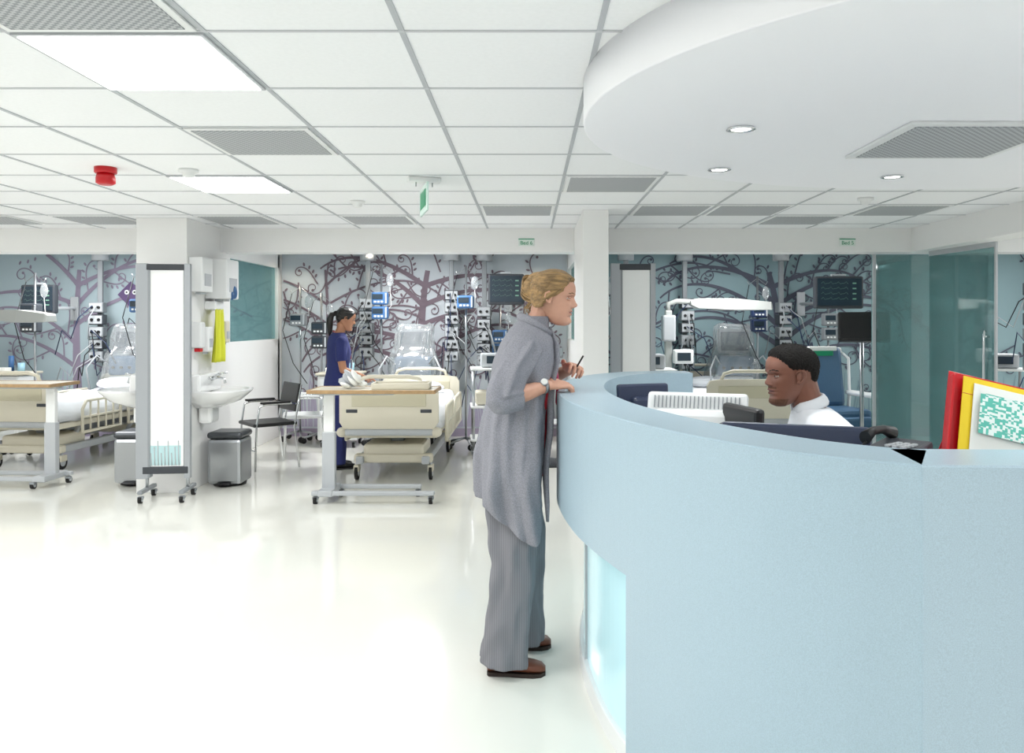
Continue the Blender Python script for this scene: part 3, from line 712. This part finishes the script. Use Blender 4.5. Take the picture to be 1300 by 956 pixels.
def hair(M,m,parent,thick=.016,front=.185,temple=.150,ear=.125,back=.03,strand=.002,fuzz=0,name='hair',low=None,edge=.02,side=None):
    b=B(); NZ,NT=100,160; rr=random.Random(9); vs=[]
    side=ear if side is None else side
    for i in range(NZ+1):
        z=.0+.2249*i/NZ
        for j in range(NT):
            t=2*math.pi*j/NT; tt=abs((t+math.pi)%(2*math.pi)-math.pi)
            hl=interp(tt,[0,.5,1.0,1.35,1.6,2.0,2.4,3.15],[front,front-.004,temple,side,ear,ear-.01,.07,back])+.002*math.sin(t*41)
            k=max(0,min(1,(z-hl)/edge)); k=k*k*(3-2*k)
            p=headpt(z,t,False); cc=V((-.005,0,.12)); d=(p-cc).normalized()
            off=-.006+(thick+.006)*k
            off+=k*strand*(math.sin(z*260+1.5*math.sin(t*3))+.6*math.sin(z*430+t*2))
            if fuzz: off+=k*rr.uniform(-fuzz,fuzz)
            vs.append(M@(p+d*off))
    fs=[[i*NT+j,i*NT+(j+1)%NT,(i+1)*NT+(j+1)%NT,(i+1)*NT+j] for i in range(NZ) for j in range(NT)]
    fs.append([NZ*NT+j for j in range(NT)])
    b.add(vs,fs,m)
    if low: low(b)
    return b.obj(name,parent=parent)
def hand(b,w,d,n,m,side=1,curl_=(.35,.5,.4),thumb=(.55,.75,-.25),k=1,spread=.06):
    w=V(w); d=V(d).normalized(); n=V(n); n=(n-d*n.dot(d)).normalized(); s=d.cross(n)*side
    rings=[]
    for t,wd,th in [(-.01,.026,.019),(.012,.030,.017),(.035,.038,.0165),(.06,.042,.015),(.085,.041,.012),(.094,.036,.008)]:
        rings.append([w+d*t*k+s*(math.cos(a)*wd*k)+n*(math.sin(a)*th*k) for a in [2*math.pi*j/16 for j in range(16)]])
    b.loft(rings,m)
    for i,(off,L) in enumerate([(.030,.070),(.010,.079),(-.011,.073),(-.030,.058)]):
        p=w+d*(.082 if i<3 else .076)*k+s*off*k; a=0; pts=[p-d*.012*k,p]; dirb=(d+s*spread*(1.5-i)).normalized()
        for q,seg in enumerate((.45,.31,.24)):
            a+=curl_[q]*(1+.12*i); dd=dirb*math.cos(a)-n*math.sin(a)
            pts.append(pts[-1]+dd*L*seg*k)
        b.tube(pts,[.0095*k,.0092*k,.0082*k,.0076*k,.0058*k],m,10); b.ell(pts[-1],(.006*k,)*3,m,nu=10,nv=6)
        b.ell(pts[2],(.0084*k,)*3,m,nu=10,nv=6)
    p=w+d*.02*k+s*.022*k; pts=[p]
    t1=(d*thumb[0]+s*thumb[1]+n*thumb[2]).normalized(); pts.append(p+t1*.036*k)
    t2=(d*.85+s*.35-n*.25).normalized(); pts.append(pts[-1]+t2*.030*k); t3=(d*.95+s*.05-n*.35).normalized(); pts.append(pts[-1]+t3*.024*k)
    b.tube(pts,[.014*k,.0115*k,.0098*k,.007*k],m,10); b.ell(pts[-1],(.007*k,)*3,m,nu=10,nv=6)
def limb(b,pts,rad,m):
    P3=[V(p) for p in pts]; o=[];r=[]
    PP=[P3[0]*2-P3[1]]+P3+[P3[-1]*2-P3[-2]]
    for i in range(1,len(PP)-2):
        for k in range(6):
            t=k/6; a,b_,c_,d=PP[i-1:i+3]
            cm=.5*((2*b_)+(c_-a)*t+(2*a-5*b_+4*c_-d)*t*t+(3*b_-a-3*c_+d)*t**3); ln=b_.lerp(c_,t)
            o.append(ln.lerp(cm,.35)); r.append(rad[i-1]+(rad[i]-rad[i-1])*t)
    o.append(P3[-1]); r.append(rad[-1]); b.tube(o,r,m,16); b.ell(o[0],(r[0],)*3,m); b.ell(o[-1],(r[-1],)*3,m)
def ring(cx_,cy_,z,a,b_,n=48,lean=0): return [V((cx_+a*math.cos(2*math.pi*k/n),cy_+b_*math.sin(2*math.pi*k/n),z+lean*math.cos(2*math.pi*k/n))) for k in range(n)]
def torso(b,prof,cy_,m):
    zs=[p[0] for p in prof][::-1]; out=[]
    n=26
    for i in range(n+1):
        z=zs[0]+(zs[-1]-zs[0])*i/n
        v=[interp(z,zs,[p[q] for p in prof][::-1]) for q in (1,2,3)]
        out.append(ring(v[0],cy_,z,v[1],v[2]))
    b.loft(out,m)
def headM(x,y,z,yaw,pitch=0,roll=0,k=1):
    return Matrix.Translation((x,y,z))@Euler((roll,pitch,yaw),'XYZ').to_matrix().to_4x4()@Matrix.Scale(k,4)
def shoe(b,x,y,rz,m,sole,L=.25,h=.075):
    M=Matrix.Translation((x,y,0))@Matrix.Rotation(rz,4,'Z'); rs=[];so=[]
    for t,w,hh in [(0,.02,.05),(.03,.033,.075),(.2,.036,.085),(.4,.036,.075),(.6,.042,.052),(.8,.045,.042),(.93,.036,.034),(1.0,.014,.022)]:
        cx_=-.07+t*L
        rs.append([M@V((cx_,w*math.copysign(abs(math.cos(a))**.8,math.cos(a)),.012+hh*.5+hh*.5*math.sin(a)-(.0))) for a in [2*math.pi*j/20 for j in range(20)]])
        so.append([M@V((cx_,w*1.06,0)),M@V((cx_,w*1.06,.016)),M@V((cx_,-w*1.06,.016)),M@V((cx_,-w*1.06,0))])
    b.loft(rs,m); b.loft(so,sole,smooth=False)
def sleeve(b,pts,rad,m,amp=.004,n=40,seed=0,vert=1.0):
    P3=[V(p) for p in pts]; PP=[P3[0]*2-P3[1]]+P3+[P3[-1]*2-P3[-2]]; o=[];r=[];L=[0]
    for i in range(1,len(PP)-2):
        for k in range(12):
            t=k/12; a,b_,c_,d=PP[i-1:i+3]
            cm=.5*((2*b_)+(c_-a)*t+(2*a-5*b_+4*c_-d)*t*t+(3*b_-a-3*c_+d)*t**3); o.append(b_.lerp(c_,t).lerp(cm,.5))
            r.append(rad[i-1]+(rad[i]-rad[i-1])*t)
    o.append(P3[-1]); r.append(rad[-1])
    for i in range(1,len(o)): L.append(L[-1]+(o[i]-o[i-1]).length)
    rm=sum(r)/len(r)
    def mod(i,th):
        q=noise.noise(V((math.cos(th)*1.7+seed,math.sin(th)*1.7,L[i]*2.2*vert)))*1.6+noise.noise(V((math.cos(th)*2.5+seed*2,math.sin(th)*2.5,L[i]*11)))*.9
        return 1+amp*2.2/rm*q
    b.tube(o,r,m,n,mod=mod); b.ell(o[0],(r[0],)*3,m)

# ---- woman
WS=mat('skin_fair','#d3a189',.5,nz=(25,.04)); LIP=mat('lip_fair','#ad5f5a',.4); BLOND=mat('blond_hair','#97794f',.45,nz=(60,.4),bump=(130,.7),stretch=(.25,1,1.3))
CARD=mat('grey_knit','#8c8d95',.95,nz=(220,.14),bump=(180,.3)); TRO=stripes('pinstripe_wool','#828288','#76767d',34,'X',.2)
W=empty('woman',(0,0,0))
CYW=3.46
b=B()
limb(b,[(-.005,CYW,1.36),(.022,CYW,1.43),(.048,CYW,1.475),(.062,CYW,1.53)],[.072,.052,.045,.046],WS)
b.ell((.0,CYW,1.345),(.075,.13,.07),WS)
Wn=V((.075,3.31,1.19))
limb(b,[(-.02,3.31,1.34),(-.07,3.23,1.25),(-.105,3.17,1.15)],[.038,.035,.033],WS); limb(b,[(-.105,3.17,1.15),(-.02,3.23,1.165),tuple(Wn)],[.033,.036,.025],WS)
hand(b,Wn,(.85,.35,.03),(0,-.25,1),WS,side=-1,curl_=(.35,.7,.6),thumb=(.6,.6,.15))
Wf=V((.175,3.60,1.235))
limb(b,[(-.01,3.61,1.34),(-.01,3.70,1.25),(.0,3.735,1.13)],[.038,.035,.033],WS); limb(b,[(.0,3.735,1.13),(.09,3.69,1.19),tuple(Wf)],[.033,.035,.025],WS)
hand(b,Wf,(.35,-.85,.25),(.35,.2,.9),WS,side=1,curl_=(.45,.8,.6),thumb=(.6,.6,.3))
b.obj('body_skin',parent=W,remesh=.0028,smooth=3)
MW=headM(.098,CYW-.005,1.44,-.22,.10)
head(MW,WS,LIP,mat('brow_blond','#7d5e40',.6),mat('iris_blue','#3b5566',.3),W,'head')
def bun(b):
    b.ell(MW@V((-.098,0,.145)),(.045,.05,.055),BLOND); b.ell(MW@V((-.075,0,.185)),(.05,.05,.035),BLOND)
    rr=random.Random(3)
    for i in range(60):
        a=rr.uniform(-1.2,1.2); sg_=1 if a>0 else -1; y0=.055*math.sin(a); h0=rr.uniform(-.035,.035); h1=rr.uniform(-.035,.03)
        p=[V((.05,.064*sg_,.168+h0*.6)),V((.0,.080*sg_,.152+h0)),V((-.045,.080*sg_,.138+h1)),V((-.095,y0*.9,.12+h1)),V((-.138,y0*.5,.145+h1)),V((-.132,y0*.2,.185+h1*.5)),V((-.09,-y0*.3,.20))]
        q=cr([tuple(v) for v in p],4)
        n=len(q); b.tube([MW@v for v in q],[.001+.0040*math.sin(math.pi*min(1,.08+k/n)) for k in range(n)],BLOND,6)
    for i in range(9):
        s=-1 if i%2 else 1
        b.tube([MW@V((-.085,s*.035,.10)),MW@V((-.10-.015*rr.random(),s*.04,.06)),MW@V((-.085-.03*rr.random(),s*.045,.02+.03*rr.random()))],[.006,.003,.001],BLOND,6)
    for s in (-1,1):
        for i in range(20):
            j=i*.6
            p=[(.068-.005*j,s*(.057+.002*j),.180-.004*j),(.045-.005*j,s*.076,.158-.005*j),(.012-.005*j,s*.085,.137-.005*j),(-.03,s*.084,.122-.004*j),(-.07,s*.07,.117-.004*j),(-.11,s*.03,.125)]
            q=cr(p,4); n=len(q); b.tube([MW@v for v in q],[.001+.0038*math.sin(math.pi*min(1,.06+k/n)) for k in range(n)],BLOND,6)
hair(MW,BLOND,W,.013,.184,.150,.125,.035,.0007,low=bun,edge=.016)
b=B(); torso(b,[(1.40,.015,.07,.11),(1.36,.01,.09,.15),(1.28,.01,.11,.16),(1.15,0,.11,.15),(1.02,-.02,.105,.145),(.88,-.04,.115,.155),(.80,-.05,.115,.16)],CYW,mat('coral_top','#c2303c',.8))
b.obj('top',parent=W)
b=B()
for y in (CYW-.035,CYW+.035):
    b.tube([(.02,y*1.0,1.465),(.08,y,1.41),(.110,y,1.33),(.125,y,1.2),(.12,y,1.1)],[.004]*5,mat('lanyard_pink','#d25a86',.6),6)
b.box((.13,CYW,1.07),(.01,.06,.09),PAPER,.003); b.obj('lanyard',parent=W)
KZ=[.54,.65,.75,.89,1.02,1.15,1.28,1.36,1.41,1.44,1.475]
KC=[-.02,-.045,-.058,-.055,-.045,-.03,-.008,-.0,.005,.015,.03]
KA=[.16,.170,.172,.168,.154,.142,.135,.117,.09,.075,.062]
KB=[.215,.222,.222,.215,.20,.19,.20,.19,.13,.09,.068]
b=B(); NTH,NZ=190,90; rows=[]
for i in range(NZ+1):
    t=i/NZ; row=[]
    for j in range(NTH+1):
        u=j/NTH
        gp=.34+.45*t
        th=gp+(2*math.pi-2*gp)*u
        un=abs(u-.5)*2
        hem=interp(un,[0,.3,.55,.78,.9,1],[.735,.70,.62,.555,.60,.68])
        z=1.475+(hem-1.475)*t
        cx_,a,bb=(interp(z,KZ,q) for q in (KC,KA,KB))
        amp=min(1,max(0,t-.15)*1.6)
        f=1+(.06*math.sin(th*8+1.6*math.sin(z*4))+.035*math.sin(th*17+z*7))*amp
        f+=.08*noise.noise(V((math.cos(th)*2,math.sin(th)*2,z*5)))*min(1,t*6)+.05*noise.noise(V((math.cos(th)*5,math.sin(th)*5,z*9)))*min(1,t*6)
        if un>.72: f+= .20*math.sin((un-.72)*4*math.pi*1.3)*t
        row.append(V((cx_+a*f*math.cos(th),CYW+bb*f*math.sin(th),z)))
    rows.append(row)
b.loft(rows,CARD,closed=False)
col=[]
for i in range(15):
    u=i/14; th=.45+(2*math.pi-.9)*u; un=abs(u-.5)*2
    zc=1.475-.03*un-.09*max(0,un-.5)
    col.append(V((interp(zc,KZ,KC)+interp(zc,KZ,KA)*math.cos(th)*1.02,CYW+interp(zc,KZ,KB)*math.sin(th)*1.02,zc)))
b.tube(col,[.012]+[.017]*13+[.012],CARD,10)
for s in (-1,1):
    pts=[]
    for i in range(12):
        z=1.43-.8*i/11; t=(1.475-z)/(1.475-.68); gp=.34+.45*t
        pts.append(V((interp(z,KZ,KC)+(interp(z,KZ,KA)+.008*math.sin(i*1.4))*math.cos(gp)*1.02,CYW+s*interp(z,KZ,KB)*math.sin(gp),z)))
    b.tube(pts,[.010,.016,.018,.018,.018,.018,.017,.016,.016,.014,.012,.006],CARD,8,1,.5)
b.obj('cardigan_body',parent=W,solid=.005,smooth=1)
b=B()
sleeve(b,[(-.015,3.30,1.345),(-.065,3.225,1.26),(-.108,3.17,1.15),(-.06,3.20,1.152),(-.035,3.215,1.158)],[.068,.063,.058,.053,.048],CARD,.005)
sleeve(b,[(-.01,3.62,1.345),(-.005,3.70,1.26),(.0,3.74,1.13),(.05,3.72,1.16),(.07,3.71,1.175)],[.068,.062,.058,.051,.047],CARD,.005)
b.obj('cardigan_sleeves',parent=W,remesh=.005,smooth=2)
b=B()
sleeve(b,[(-.07,3.40,.86),(-.075,3.385,.66),(-.065,3.35,.45),(-.085,3.335,.25),(-.105,3.335,.045)],[.105,.104,.092,.084,.094],TRO,.007,48,2,.6)
sleeve(b,[(-.06,3.52,.86),(-.045,3.54,.66),(-.02,3.57,.45),(-.02,3.585,.25),(-.015,3.60,.04)],[.105,.102,.090,.080,.087],TRO,.007,48,5,.6)
b.ell((-.07,CYW,.88),(.12,.165,.14),TRO)
b.obj('trousers',parent=W,remesh=.006,smooth=2)
b=B(); BR=mat('brown_leather','#6e3b26',.35); SO=mat('dark_sole','#2b1d17',.6)
shoe(b,-.10,3.335,-.05,BR,SO,.24); shoe(b,-.055,3.60,.05,BR,SO,.225); b.obj('shoes',parent=W)
b=B(); dd=(Wn-V((-.02,3.23,1.165))).normalized(); q=Wn-dd*.02
b.tube([q-dd*.009,q+dd*.009],[.0305,.030],STEEL,20); nn=V((.1,-.75,.65)).normalized(); b.cyl(q+nn*.026,q+nn*.037,.017,STEEL); b.cyl(q+nn*.037,q+nn*.0375,.014,PAPER); b.obj('wristwatch',parent=W)
b=B(); b.tube([(.2,3.5,1.24),(.235,3.47,1.305)],.004,BLACK,8); b.obj('pen',parent=W)

# ---- receptionist
MS=mat('skin_dark','#875948',.42,nz=(25,.05)); ML=mat('lip_dark','#74463f',.4); AFRO=mat('black_hair_coily','#16120f',.9,bump=(220,1)); SHIRT=mat('white_shirt','#eceff3',.8,bump=(12,.3))
Mn=empty('receptionist_man',(0,0,0)); my=3.10
b=B()
limb(b,[(1.12,my,1.0),(1.085,my,1.10),(1.065,my,1.16),(1.05,my,1.21)],[.08,.060,.056,.057],MS)
for s in (-1,1):
    w_=V((.74,my+s*.13,.785)); limb(b,[(1.14,my+s*.19,1.0),(1.08,my+s*.26,.86),(.98,my+s*.26,.79)],[.045,.042,.038],MS); limb(b,[(.98,my+s*.26,.79),(.86,my+s*.2,.79),tuple(w_)],[.038,.036,.027],MS)
    hand(b,w_,(-1,-s*.15,-.05),(0,0,1),MS,side=-s,curl_=(.25,.4,.3))
b.obj('body_skin',parent=Mn,remesh=.0035,smooth=3)
MM=headM(1.005,my,1.13,math.pi+.14,.03,0,1.0)
head(MM,MS,ML,mat('brow_black','#120d0b',.8),mat('iris_brown','#24140c',.3),Mn,'head',nose=.85,lips=1.5,stubble=mat('stubble','#6a4736',.8,nz=(200,.2)))
hair(MM,AFRO,Mn,.013,.180,.156,.130,.06,.0,.0022,edge=.03,side=.13)
b=B(); torso(b,[(1.125,1.085,.066,.075),(1.10,1.10,.085,.12),(1.07,1.115,.10,.175),(1.03,1.125,.115,.208),(.9,1.13,.125,.205),(.7,1.16,.125,.18),(.55,1.18,.14,.185),(.46,1.18,.15,.19)],my,SHIRT)
for s in (-1,1): sleeve(b,[(1.13,my+s*.185,1.02),(1.08,my+s*.27,.87),(.98,my+s*.265,.79),(.87,my+s*.21,.79),(.79,my+s*.155,.787)],[.07,.062,.057,.05,.043],SHIRT,.003)
b.obj('shirt',parent=Mn,remesh=.006,smooth=3)
b=B(); b.tube([V((1.075+.062*math.cos(a),my+.066*math.sin(a),1.138-.022*math.cos(a+math.pi))) for a in [math.pi+.2+(2*math.pi-.4)*i/20 for i in range(21)]],[.004,.010]+[.014]*17+[.010,.004],SHIRT,8,1.6,.5)
b.obj('collar',parent=Mn)
b=B(); DK=mat('dark_trousers','#24262c',.8)
for s in(-1,1): sleeve(b,[(1.2,my+s*.09,.56),(.98,my+s*.11,.565),(.79,my+s*.12,.55),(.79,my+s*.12,.3),(.81,my+s*.12,.07)],[.105,.09,.075,.06,.055],DK,.002)
b.obj('trousers',parent=Mn,remesh=.007,smooth=3)
b=B(); [shoe(b,.79,my+s*.12,math.pi,BLACK,RUB,.26) for s in(-1,1)]; b.obj('shoes',parent=Mn)
b=B()
for k in range(5):
    a=2*math.pi*k/5+.3; b.tube([(0,0,.12),(.28*math.cos(a),.28*math.sin(a),.075)],.02,BLACK,8); b.ell((.28*math.cos(a),.28*math.sin(a),.032),(.032,.025,.032),RUB)
b.cyl((0,0,.1),(0,0,.4),.03,STEEL); b.box((0,0,.41),(.48,.5,.07),NAVY,.03); b.box((.29,0,.68),(.06,.42,.4),NAVY,.03); b.tube([(.0,0,.38),(.27,0,.38),(.33,0,.5),(.32,0,.7)],.02,BLACK,8)
b.obj('office_chair',(1.17,my,0))

# ---- nurse
NS=mat('skin_olive','#b07c5e',.5); NAV=mat('navy_scrubs','#272f68',.85,bump=(20,.3)); BH=mat('black_hair','#14110f',.4,bump=(60,.4))
Nu=empty('nurse',(-1.90,8.05,0),.45)
b=B()
limb(b,[(0,0,1.27),(.012,0,1.33),(.03,0,1.38),(.035,0,1.42)],[.08,.05,.044,.046],NS); b.ell((.02,0,1.28),(.07,.11,.055),NS)
for s in(-1,1):
    w_=V((.235,s*.15,.90)); limb(b,[(0,s*.17,1.25),(-.02,s*.215,1.12),(.0,s*.225,.985)],[.042,.040,.036],NS); limb(b,[(.0,s*.225,.985),(.12,s*.19,.94),tuple(w_)],[.036,.033,.023],NS)
    hand(b,w_,(1,0,-.25),(0,0,1),NS,side=s,curl_=(.3,.5,.4),k=.95)
b.obj('body_skin',parent=Nu,remesh=.004,smooth=2)
MN=headM(.055,0,1.37,-.15,.22,0,.98)
head(MN,NS,LIP,BH,MC['iris_brown'],Nu,'head')
def pony(b):
    b.ell(MN@V((-.11,0,.15)),(.028,.028,.028),BH)
    b.tube([MN@V(p) for p in [(-.11,0,.15),(-.145,0,.13),(-.155,0,.08),(-.145,0,.02),(-.13,0,-.04),(-.125,0,-.09)]],[.018,.028,.034,.032,.024,.006],BH,12)
hair(MN,BH,Nu,.012,.182,.145,.105,.045,.001,low=pony)
b=B(); torso(b,[(1.345,.005,.06,.085),(1.325,.0,.075,.13),(1.28,.0,.092,.18),(1.15,.01,.115,.185),(1.0,.0,.105,.16),(.85,-.015,.12,.175),(.70,-.015,.13,.19)],0,NAV)
for s in(-1,1): sleeve(b,[(0,s*.165,1.25),(-.015,s*.21,1.14),(-.01,s*.218,1.07)],[.06,.057,.058],NAV,.002)
b.obj('scrub_top',parent=Nu,remesh=.007,smooth=3)
b=B()
for s in(-1,1): sleeve(b,[(-.01,s*.085,.80),(-.005,s*.09,.45),(-.02,s*.095,.05)],[.10,.076,.07],NAV,.004)
b.obj('scrub_trousers',parent=Nu,remesh=.008,smooth=3)
b=B(); [shoe(b,-.01,s*.095,0,BLACK,RUB,.24) for s in(-1,1)]; b.obj('shoes',parent=Nu)
b=B(); b.tube([(-.05,0,1.36),(.05,-.06,1.33),(.12,-.03,1.18),(.13,0,1.08)],.004,RED,6); b.box((.135,0,1.03),(.008,.06,.09),PAPER,.002); b.obj('lanyard',parent=Nu)

# ------------------------------------------------------------------ world + camera
w=bpy.data.worlds.new('world'); sc.world=w; w.use_nodes=True
w.node_tree.nodes['Background'].inputs[0].default_value=(.9,.95,1,1); w.node_tree.nodes['Background'].inputs[1].default_value=.5
cam=bpy.data.cameras.new('camera'); co=bpy.data.objects.new('camera',cam); sc.collection.objects.link(co)
co.location=(0,0,1.45); co.rotation_euler=(math.pi/2,0,0)
cam.sensor_width=36; cam.lens=1025/1300*36; cam.shift_x=-21/1300; cam.shift_y=-(478-409)/1300; cam.clip_start=.05
sc.camera=co
